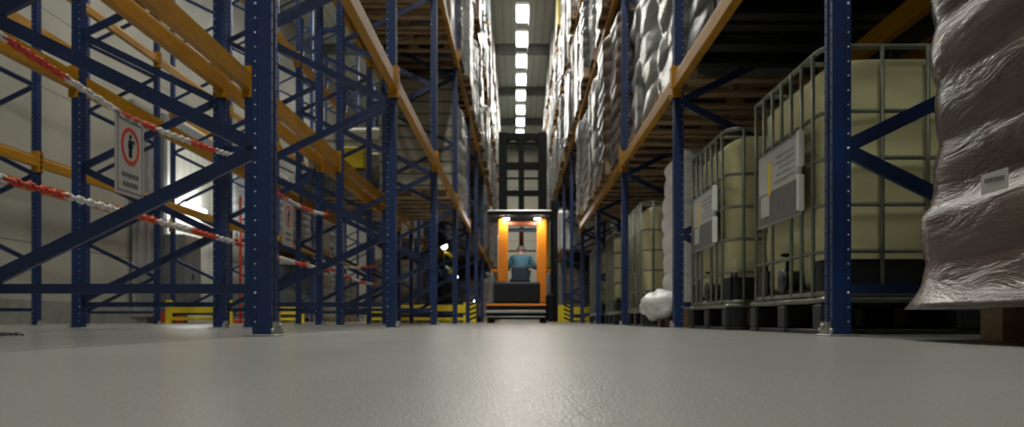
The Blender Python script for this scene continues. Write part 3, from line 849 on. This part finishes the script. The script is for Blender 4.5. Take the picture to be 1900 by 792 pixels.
guard((-5.25, 17.3, 0), .62, 0, 'short yellow guard seen beside the first tall blue post')
# red box and white box on the floor
m = MB(); m.rbox((-.18, -.12, 0), (.18, .12, .20), .02); m.rbox((-.19, -.13, .17), (.19, .13, .20), .008)
b1 = m.build('red_crate', 'red', None, (-6.55, 15.15, 0)); tag(b1, 'small red box on the floor in front of the white ribbed door', 'box')
m = MB(); m.rbox((-.16, -.15, 0), (.16, .15, .22), .02); m.rbox((-.17, -.16, .19), (.17, .16, .22), .008)
b2 = m.build('white_crate', 'white', None, (-6.08, 15.2, 0)); tag(b2, 'small white box on the floor beside the red box', 'box')
# red marker pole
root = empty('marker_pole', (-5.32, 15.3, 0)); tag(root, 'thin red upright pole on red foot beyond the empty bays', 'pole')
m = MB(); m.rbox((-.18, -.12, 0), (.18, .12, .07), .015); m.build('foot', 'red', root)
m = MB(); m.cyl((0, 0, .07), (0, 0, 2.42), .028, 12); m.build('pole', 'red', root)
# grey cabinet against the wall
root = empty('electrical_cabinet', (-6.65, 15.85, 0)); tag(root, 'tall grey electrical cabinet standing against the pale wall', 'cabinet')
m = MB(); m.rbox((-.2, -.4, .1), (.2, .4, 1.72), .01); m.build('body', 'grey', root)
m = MB(); m.rbox((-.18, -.38, 0), (.18, .38, .1), .004); m.build('plinth', 'dark', root)
m = MB(); m.rbox((.2, -.37, .14), (.214, -.005, 1.68), .003); d_ = m.build('door', 'grey', root)
m = MB(); m.rbox((.214, -.06, .85), (.232, -.035, .97), .003); m.build('handle', 'black', d_)
m = MB(); m.rbox((.2, .005, .14), (.214, .37, 1.68), .003); m.build('door', 'grey', root)
# strip curtain hanging at the wall
root = empty('strip_curtain', (-6.88, 14.75, 0)); tag(root, 'dull grey plastic strip curtain hanging on the pale wall', 'curtain')
m = MB()
for k in range(6):
    y = -.5+k*.17; xx = .02*(k % 2)
    pts = [(xx, y), (xx+.02, y+.05), (xx, y+.11), (xx+.012, y+.19)]
    v = [(a, b_, z) for z in (.12, 3.9) for a, b_ in pts]+[(a-.006, b_, z) for z in (.12, 3.9) for a, b_ in pts]
    f = []
    for q in range(3): f += [(q, q+1, 5+q, 4+q), (8+q+1, 8+q, 12+q, 13+q), (q, 8+q, 9+q, q+1), (4+q, 5+q, 13+q, 12+q)]
    f += [(0, 4, 12, 8), (3, 11, 15, 7)]
    m.add(v, f)
m.build('strips', 'curtain', root)
m = MB(); m.rbox((-.05, -.55, 3.88), (.06, .58, 3.98), .01); m.build('curtain_rail', 'galv', root)
# tube light on the wall
def tube_light(loc, L, label):
    root = empty('tube_light', loc); tag(root, label, 'light')
    m = MB(); m.rbox((-.06, -L/2-.04, -.02), (.02, L/2+.04, .07), .01); m.build('housing', 'white', root)
    m = MB(); m.cyl((.05, -L/2, .0), (.05, L/2, .0), .045, 12); m.build('tube', 'tube', root)
tube_light((-6.83, 16.45, 2.40), 1.7, 'bright fluorescent tube light on the pale wall above the door')
# warning lamp stand with yellow hoop
root = empty('lamp_stand', (-1.64, 17.7, 0)); tag(root, 'yellow stand with bright round work lamp seen through the racks', 'lamp')
m = MB(); m.rbox((-.2, -.2, 0), (.2, .2, .08), .02); m.build('base', 'yellow', root)
m = MB(); m.cyl((0, 0, .08), (0, 0, 1.62), .03, 12); m.build('pole', 'dark', root)
m = MB(); m.cyl((0, .06, 1.69), (0, -.03, 1.69), .05, 20, r2=.075); h_ = m.build('lamp_head', 'dark', root)
m = MB(); m.cyl((0, -.03, 1.69), (0, -.04, 1.69), .07, 24); m.build('lens', 'warm_spot', h_)
m = MB(); m.tube([(.22*math.sin(a), 0, 1.30+.24*math.cos(a)) for a in [k*PI/12 for k in range(13)]], .04, 8); m.build('hoop', 'yellow', root)
# small bluish lamps far down
for k, (x, y, z, nm_) in enumerate([(-.925, 17.2, .46, 'small bluish lamp on a low post above the striped guard end'), (-1.34, 17.3, .99, 'small bluish lamp on a thin post behind the guard')]):
    root = empty('marker_lamp', (x, y, 0)); tag(root, nm_, 'lamp')
    m = MB(); m.cyl((0, 0, .0), (0, 0, z), .02, 8); m.cyl((0, 0, 0), (0, 0, .02), .08, 16); m.build('post', 'dark', root)
    m = MB(); m.cyl((0, .04, z), (0, -.02, z), .03, 12, r2=.04); h_ = m.build('lamp_head', 'dark', root)
    m = MB(); m.cyl((0, -.02, z), (0, -.03, z), .038, 16); m.build('lens', 'blue_spot', h_)

# ------------------------------------------------------------------ ceiling lights
Hl = H-.36
m_h = MB(); m_h.rbox((-.19, -.66, 0), (.19, .66, .09), .02); m_h.box((-.19, -.66, -.17), (-.18, .66, .01)); m_h.box((.18, -.66, -.17), (.19, .66, .01))
m_h.cyl((0, -.5, .09), (0, -.5, .36), .008, 6); m_h.cyl((0, .5, .09), (0, .5, .36), .008, 6)
m_d = MB(); m_d.rbox((-.155, -.61, -.03), (.155, .61, -.001), .01)
MH = m_h.mesh('housing', ['white']); MD = m_d.mesh('diffuser', ['lamp'])
def ceiling_light(x, y, label, group):
    root = empty('ceiling_light', (x, y, Hl))
    for nm_, me in (('housing', MH), ('diffuser', MD)):
        o = bpy.data.objects.new(nm_, me); C.objects.link(o); o.parent = root
    tag(root, label, 'ceiling light', group)
for i in range(22):
    y = -6.35+i*2.1
    ceiling_light(.17-.0025*y, y, 'bright ceiling light in the row over the truck aisle, %s counted from this end' % (ORD[i+1] if i < 13 else ['fourteenth','fifteenth','sixteenth','seventeenth','eighteenth','nineteenth','twentieth','twenty-first','twenty-second'][i-13]), 'lights over the truck aisle')
for i in range(13):
    y = 3.1+i*4.2 if i < 3 else 12.5+(i-3)*2.3
    ceiling_light(-4.08, y, 'bright ceiling light over the aisle beside the pale wall, %s along' % ORD[i+1], 'lights over the aisle beside the pale wall')

# ------------------------------------------------------------------ orange picker truck
TY = 15.5
tr = empty('order_picker_truck', (0, TY, 0)); tag(tr, 'orange and black man-up warehouse truck filling the end of the aisle', 'truck')
def tp(name, mats, fn, parent=None):
    m = MB(); fn(m); return m.build(name, mats, parent or tr)
tp('chassis', ['black', 'silver', 'truck_orange'], lambda m: (m.rbox((-.62, .0, .07), (.54, 1.9, .33), .02, 0), m.rbox((-.63, -.015, .20), (.53, .0, .25), .004, 1), m.rbox((-.63, -.012, .115), (.53, 0, .13), .004, 1), m.rbox((-.62, -.02, .335), (.54, .2, .375), .008, 2)))
for x in (-.56, .50):
    w = tp('wheel', ['black_plastic', 'silver'], lambda m: (m.cyl((x-.045, .16, .075), (x+.045, .16, .075), .075, 20, 0), m.cyl((x-.05, .16, .075), (x+.05, .16, .075), .03, 12, 1)))
    tp('wheel', ['black_plastic', 'silver'], lambda m: (m.cyl((x-.05, 1.6, .11), (x+.05, 1.6, .11), .11, 20, 0), m.cyl((x-.056, 1.6, .11), (x+.056, 1.6, .11), .04, 12, 1)))
tp('battery_cover', ['dark'], lambda m: (m.rbox((-.48, .02, .375), (.42, .55, .80), .03), m.rbox((-.44, .005, .42), (.38, .02, .75), .006)))
tp('side_cover', ['grey'], lambda m: m.rbox((-.56, .1, .375), (-.485, .9, .98), .03))
tp('side_cover', ['grey'], lambda m: m.rbox((.55, .1, .375), (.62, .9, .98), .03))
tp('wheel_housing', ['black'], lambda m: m.rbox((.545, -.03, .03), (.70, .7, .58), .04))
tp('mast_pillar', ['truck_orange'], lambda m: (m.rbox((-.42, .45, .80), (-.21, .60, 2.10), .03),))
tp('mast_pillar', ['truck_orange'], lambda m: (m.rbox((.37, .56, .38), (.585, .70, 2.10), .03),))
tp('lower_mast_rail', ['truck_brown'], lambda m: (m.rbox((-.42, .60, .38), (-.28, .72, .98), .02),))
tp('overhead_guard', ['dark', 'silver'], lambda m: (m.rbox((-.62, .2, 2.12), (.66, 1.5, 2.16), .015), m.rbox((-.62, .19, 2.19), (.66, 1.5, 2.22), .015, 1), m.rbox((-.60, .24, 2.155), (-.5, 1.46, 2.20), .01), m.rbox((.54, .24, 2.155), (.64, 1.46, 2.20), .01)))
for x in (-.24, .375):
    l = tp('work_lamp', ['dark'], lambda m: m.cyl((x, .36, 2.12), (x, .36, 2.075), .05, 16, r2=.065))
    tp('lamp_lens', ['spot'], lambda m: m.cyl((x, .36, 2.075), (x, .36, 2.055), .062, 20), l)
tp('cross_member', ['truck_brown'], lambda m: m.rbox((-.21, .50, 1.95), (.37, .60, 2.03), .01))
tp('cross_member', ['seat_blue'], lambda m: m.rbox((-.21, .62, 1.84), (.37, .70, 1.91), .01))
tp('centre_column', ['truck_brown'], lambda m: (m.rbox((.015, 1.35, .4), (.11, 1.45, 2.03), .01), m.rbox((-.21, 1.36, 1.50), (.37, 1.39, 1.53), .004)))
tp('cab_floor', ['dark'], lambda m: m.rbox((-.5, .60, .40), (.54, 1.5, .46), .01))
seat = tp('seat', ['seat_blue'], lambda m: (m.rbox((-.18, .60, .80), (.24, 1.05, .90), .03),))
tp('seat_back', ['seat_blue'], lambda m: m.rbox((-.14, .555, .82), (.20, .62, 1.14), .03), seat)
tp('seat_base', ['black'], lambda m: m.rbox((-.08, .68, .46), (.14, .95, .80), .02), seat)
tp('control_bar', ['black'], lambda m: (m.tube([(-.54, 1.0, 1.135), (-.30, 1.0, 1.145), (.36, 1.0, 1.145), (.66, 1.0, 1.135)], .014, 8), m.rbox((-.27, .96, 1.08), (-.17, 1.08, 1.17), .02), m.rbox((.36, .96, 1.08), (.48, 1.08, 1.17), .02)))
tp('armrest', ['truck_orange'], lambda m: m.rbox((-.56, .8, 1.04), (-.43, 1.1, 1.10), .01))
tp('armrest', ['truck_orange'], lambda m: m.rbox((.585, .8, 1.04), (.68, 1.1, 1.10), .01))
def lift(m):
    y0, y1 = 1.50, 1.60
    m.rbox((-.42, y0, .33), (-.24, y1+.05, 4.06), .012); m.rbox((.42, y0, .33), (.60, y1+.05, 4.06), .012)
    m.rbox((.0, y0+.01, 2.20), (.12, y1, 4.0), .01)
    for z0, z1 in ((2.20, 2.36), (2.70, 2.82), (3.26, 3.42), (3.90, 4.04)): m.rbox((-.24, y0+.005, z0), (.42, y1, z1), .008)
    for z in (3.06, 3.80): m.rbox((-.24, y0+.03, z), (.42, y1-.02, z+.035), .004)
    # arched upper corners of the top windows
    for xa, xb in ((-.24, .0), (.12, .42)):
        cx = (xa+xb)/2; r = (xb-xa)/2; n = 10; outline = [(xb, 3.90), (xa, 3.90)]+[(cx-r*math.cos(PI*k/n), 3.78+.12*math.sin(PI*k/n)) for k in range(n+1)]
        mm = MB(); mm.prism(outline, y0+.008, y1-.008); m.add([(a, c, b_) for a, b_, c in mm.v], [tuple(reversed(q)) for q in mm.f])
tp('lift_mast', ['black'], lift)
tp('mast_window', ['glass'], lambda m: (m.box((-.24, 1.545, 2.37), (.0, 1.549, 3.25)), m.box((.12, 1.545, 2.37), (.42, 1.549, 3.25))))
tp('side_mast', ['black', 'dark'], lambda m: (m.rbox((.66, .75, .03), (.80, .93, 2.5), .015), m.rbox((.60, .78, 2.19), (.67, .9, 2.24), .005, 1), m.rbox((.60, .74, .4), (.67, .9, .5), .005, 1)))
tp('mast_hose', ['yellow'], lambda m: m.tube([(.625, 1.3, 2.1), (.63, 1.3, 1.5), (.62, 1.3, 1.0)], .018, 8))

# ------------------------------------------------------------------ operator
def skinmesh(name, nodes, edges, mat, parent=None, loc=(0,0,0), sub=2):
    """nodes: {key:(pos,(rx,ry))}; first node is the root"""
    keys = list(nodes); me = bpy.data.meshes.new(name)
    me.from_pydata([nodes[k][0] for k in keys], [(keys.index(a), keys.index(b_)) for a, b_ in edges], [])
    o = bpy.data.objects.new(name, me); C.objects.link(o)
    md = o.modifiers.new('Skin', 'SKIN'); md.use_smooth_shade = True
    for i, k in enumerate(keys):
        sv = me.skin_vertices[0].data[i]; r = nodes[k][1]; sv.radius = r if isinstance(r, tuple) else (r, r); sv.use_root = (i == 0)
    s_ = o.modifiers.new('Subd', 'SUBSURF'); s_.levels = sub; s_.render_levels = sub
    me.materials.append(M[mat]); o.location = loc
    if parent: o.parent = parent
    return o
PX, PY = .055, TY+.80
N = {'pelvis': ((0, .05, .98), (.13, .09)), 'waist': ((0, .04, 1.08), (.11, .07)), 'chest': ((0, .09, 1.24), (.13, .075)), 'upper': ((0, .13, 1.32), (.10, .06)), 'neck': ((0, .17, 1.40), .055), 'jaw': ((0, .215, 1.44), .07), 'skull': ((0, .235, 1.50), (.078, .09)), 'crown': ((0, .225, 1.56), .05)}
E = [('pelvis','waist'),('waist','chest'),('chest','upper'),('upper','neck'),('neck','jaw'),('jaw','skull'),('skull','crown')]
for s, t in ((-1, 'l'), (1, 'r')):
    hx = .30*s
    N['sh'+t] = ((.17*s, .13, 1.315), .062); N['el'+t] = ((.285*s, .08, 1.12), .045); N['wr'+t] = ((.30*s, .22, 1.165), .028); N['pa'+t] = ((.305*s, .28, 1.175), (.036, .018)); 
    E += [('upper','sh'+t), ('sh'+t,'el'+t), ('el'+t,'wr'+t), ('wr'+t,'pa'+t)]
    for k, (dx, ln) in enumerate(((-.026, .052), (-.009, .062), (.009, .058), (.026, .046))):
        a, b_, c = 'k%d%s' % (k, t), 'm%d%s' % (k, t), 't%d%s' % (k, t)
        N[a] = ((.305*s+dx, .31, 1.18), .0095); N[b_] = ((.305*s+dx, .31+ln*.6, 1.175), .009); N[c] = ((.305*s+dx, .31+ln*.7, 1.145), .008)
        E += [('pa'+t, a), (a, b_), (b_, c)]
    a, b_ = 'th1'+t, 'th2'+t
    N[a] = ((.305*s-s*.045, .27, 1.165), .011); N[b_] = ((.305*s-s*.06, .30, 1.15), .009); E += [('pa'+t, a), (a, b_)]
    N['hip'+t] = ((.09*s, .08, .96), .085); N['kn'+t] = ((.11*s, .48, .93), .062); N['an'+t] = ((.11*s, .52, .55), .042); N['toe'+t] = ((.12*s, .66, .51), .035)
    E += [('pelvis','hip'+t), ('hip'+t,'kn'+t), ('kn'+t,'an'+t), ('an'+t,'toe'+t)]
person = empty('person', (PX, PY, 0)); tag(person, 'person in teal work shirt sitting in the orange truck, arms on the controls', 'person')
skinmesh('body', N, E, 'skin', person)
S = {k: N[k] for k in ('waist', 'chest', 'upper')}; S = {'waist': ((0, .045, 1.0), (.165, .13)), 'mid': ((0, .05, 1.13), (.18, .135)), 'chest': ((0, .09, 1.24), (.20, .135)), 'upper': ((0, .13, 1.33), (.15, .105)), 'collar': ((0, .155, 1.375), .066)}
SE = [('waist','mid'),('mid','chest'),('chest','upper'),('upper','collar')]
for s, t in ((-1, 'l'), (1, 'r')):
    S['sh'+t] = ((.175*s, .13, 1.32), .078); S['el'+t] = ((.287*s, .078, 1.12), .060); S['cu'+t] = ((.295*s, .17, 1.148), .045)
    SE += [('upper','sh'+t), ('sh'+t,'el'+t), ('el'+t,'cu'+t)]
skinmesh('shirt', S, SE, 'teal', person)
T = {'pelvis': ((0, .05, .985), (.165, .125))}; TE = []
for s, t in ((-1, 'l'), (1, 'r')):
    T['hip'+t] = ((.09*s, .08, .965), .098); T['kn'+t] = ((.11*s, .48, .935), .078); T['an'+t] = ((.11*s, .515, .60), .058)
    TE += [('pelvis','hip'+t), ('hip'+t,'kn'+t), ('kn'+t,'an'+t)]
skinmesh('trousers', T, TE, 'navy', person)
m = MB()
for k in range(8):
    pass
NU, NV = 20, 8
for j in range(NV+1):
    p = (PI*.58)*j/NV
    for i in range(NU):
        a = 2*PI*i/NU; r = 1+.05*noise.noise(Vector((math.cos(a)*3, math.sin(a)*3, j)))
        m.v.append((.087*math.sin(p)*math.cos(a)*r, .215+.098*math.sin(p)*math.sin(a)*r, 1.515+.088*math.cos(p)))
for j in range(NV):
    for i in range(NU):
        k = (i+1) % NU; m.f.append((j*NU+i, (j+1)*NU+i, (j+1)*NU+k, j*NU+k)); m.mi.append(0); m.sm.append(True)
m.build('hair', 'hair', person)
m = MB(); m.rbox((-.028, .30, 1.455), (.028, .318, 1.462), .002); m.build('mouth', 'truck_brown', person)
for s in (-1, 1):
    m = MB(); m.tube([(s*.078, .235, 1.475), (s*.092, .225, 1.495), (s*.088, .225, 1.52)], .012, 6); m.build('ear', 'skin', person)
    m = MB(); m.cyl((s*.03, .305, 1.50), (s*.03, .322, 1.50), .009, 8); m.build('eye', 'dark', person)
m = MB(); m.tube([(0, .30, 1.51), (0, .335, 1.475), (0, .31, 1.47)], .011, 6); m.build('nose', 'skin', person)

# ------------------------------------------------------------------ small debris by the first post and on the floor
m = MB()
for k in range(5): m.tube([(.02*k, .01*math.sin(k*2), .004), (.02*k+.03, .02*math.cos(k), .012), (.02*k+.05, .0, .004)], .004, 5)
tag(m.build('film_scrap', 'label_grey', None, (-1.80, 2.70, .001)), 'small dark crumpled scrap on the floor beside the first frame foot', 'scrap')

# ------------------------------------------------------------------ world and camera
w = bpy.data.worlds.new('World'); bpy.context.scene.world = w; w.use_nodes = True
w.node_tree.nodes['Background'].inputs['Color'].default_value = (.55, .58, .6, 1); w.node_tree.nodes['Background'].inputs['Strength'].default_value = .15
cd = bpy.data.cameras.new('Camera'); cam = bpy.data.objects.new('Camera', cd); C.objects.link(cam)
cam.location = (0, 0, .055); cam.rotation_euler = (PI/2, 0, 0)
cd.sensor_width = 36; cd.sensor_fit = 'HORIZONTAL'; cd.lens = 1484/1900*36
cd.shift_x = -12/1900; cd.shift_y = 198/1900; cd.clip_start = .01
cd.dof.use_dof = True; cd.dof.focus_distance = 1.0; cd.dof.aperture_fstop = 11
bpy.context.scene.camera = cam
sc = bpy.context.scene
sc.view_settings.view_transform = 'Standard'; sc.view_settings.look = 'None'; sc.view_settings.exposure = 0; sc.view_settings.gamma = 1
sc.view_settings.use_curve_mapping = False
try:
    sc.cycles.use_denoising = True; sc.cycles.max_bounces = 8; sc.cycles.sample_clamp_indirect = 8
except Exception: pass
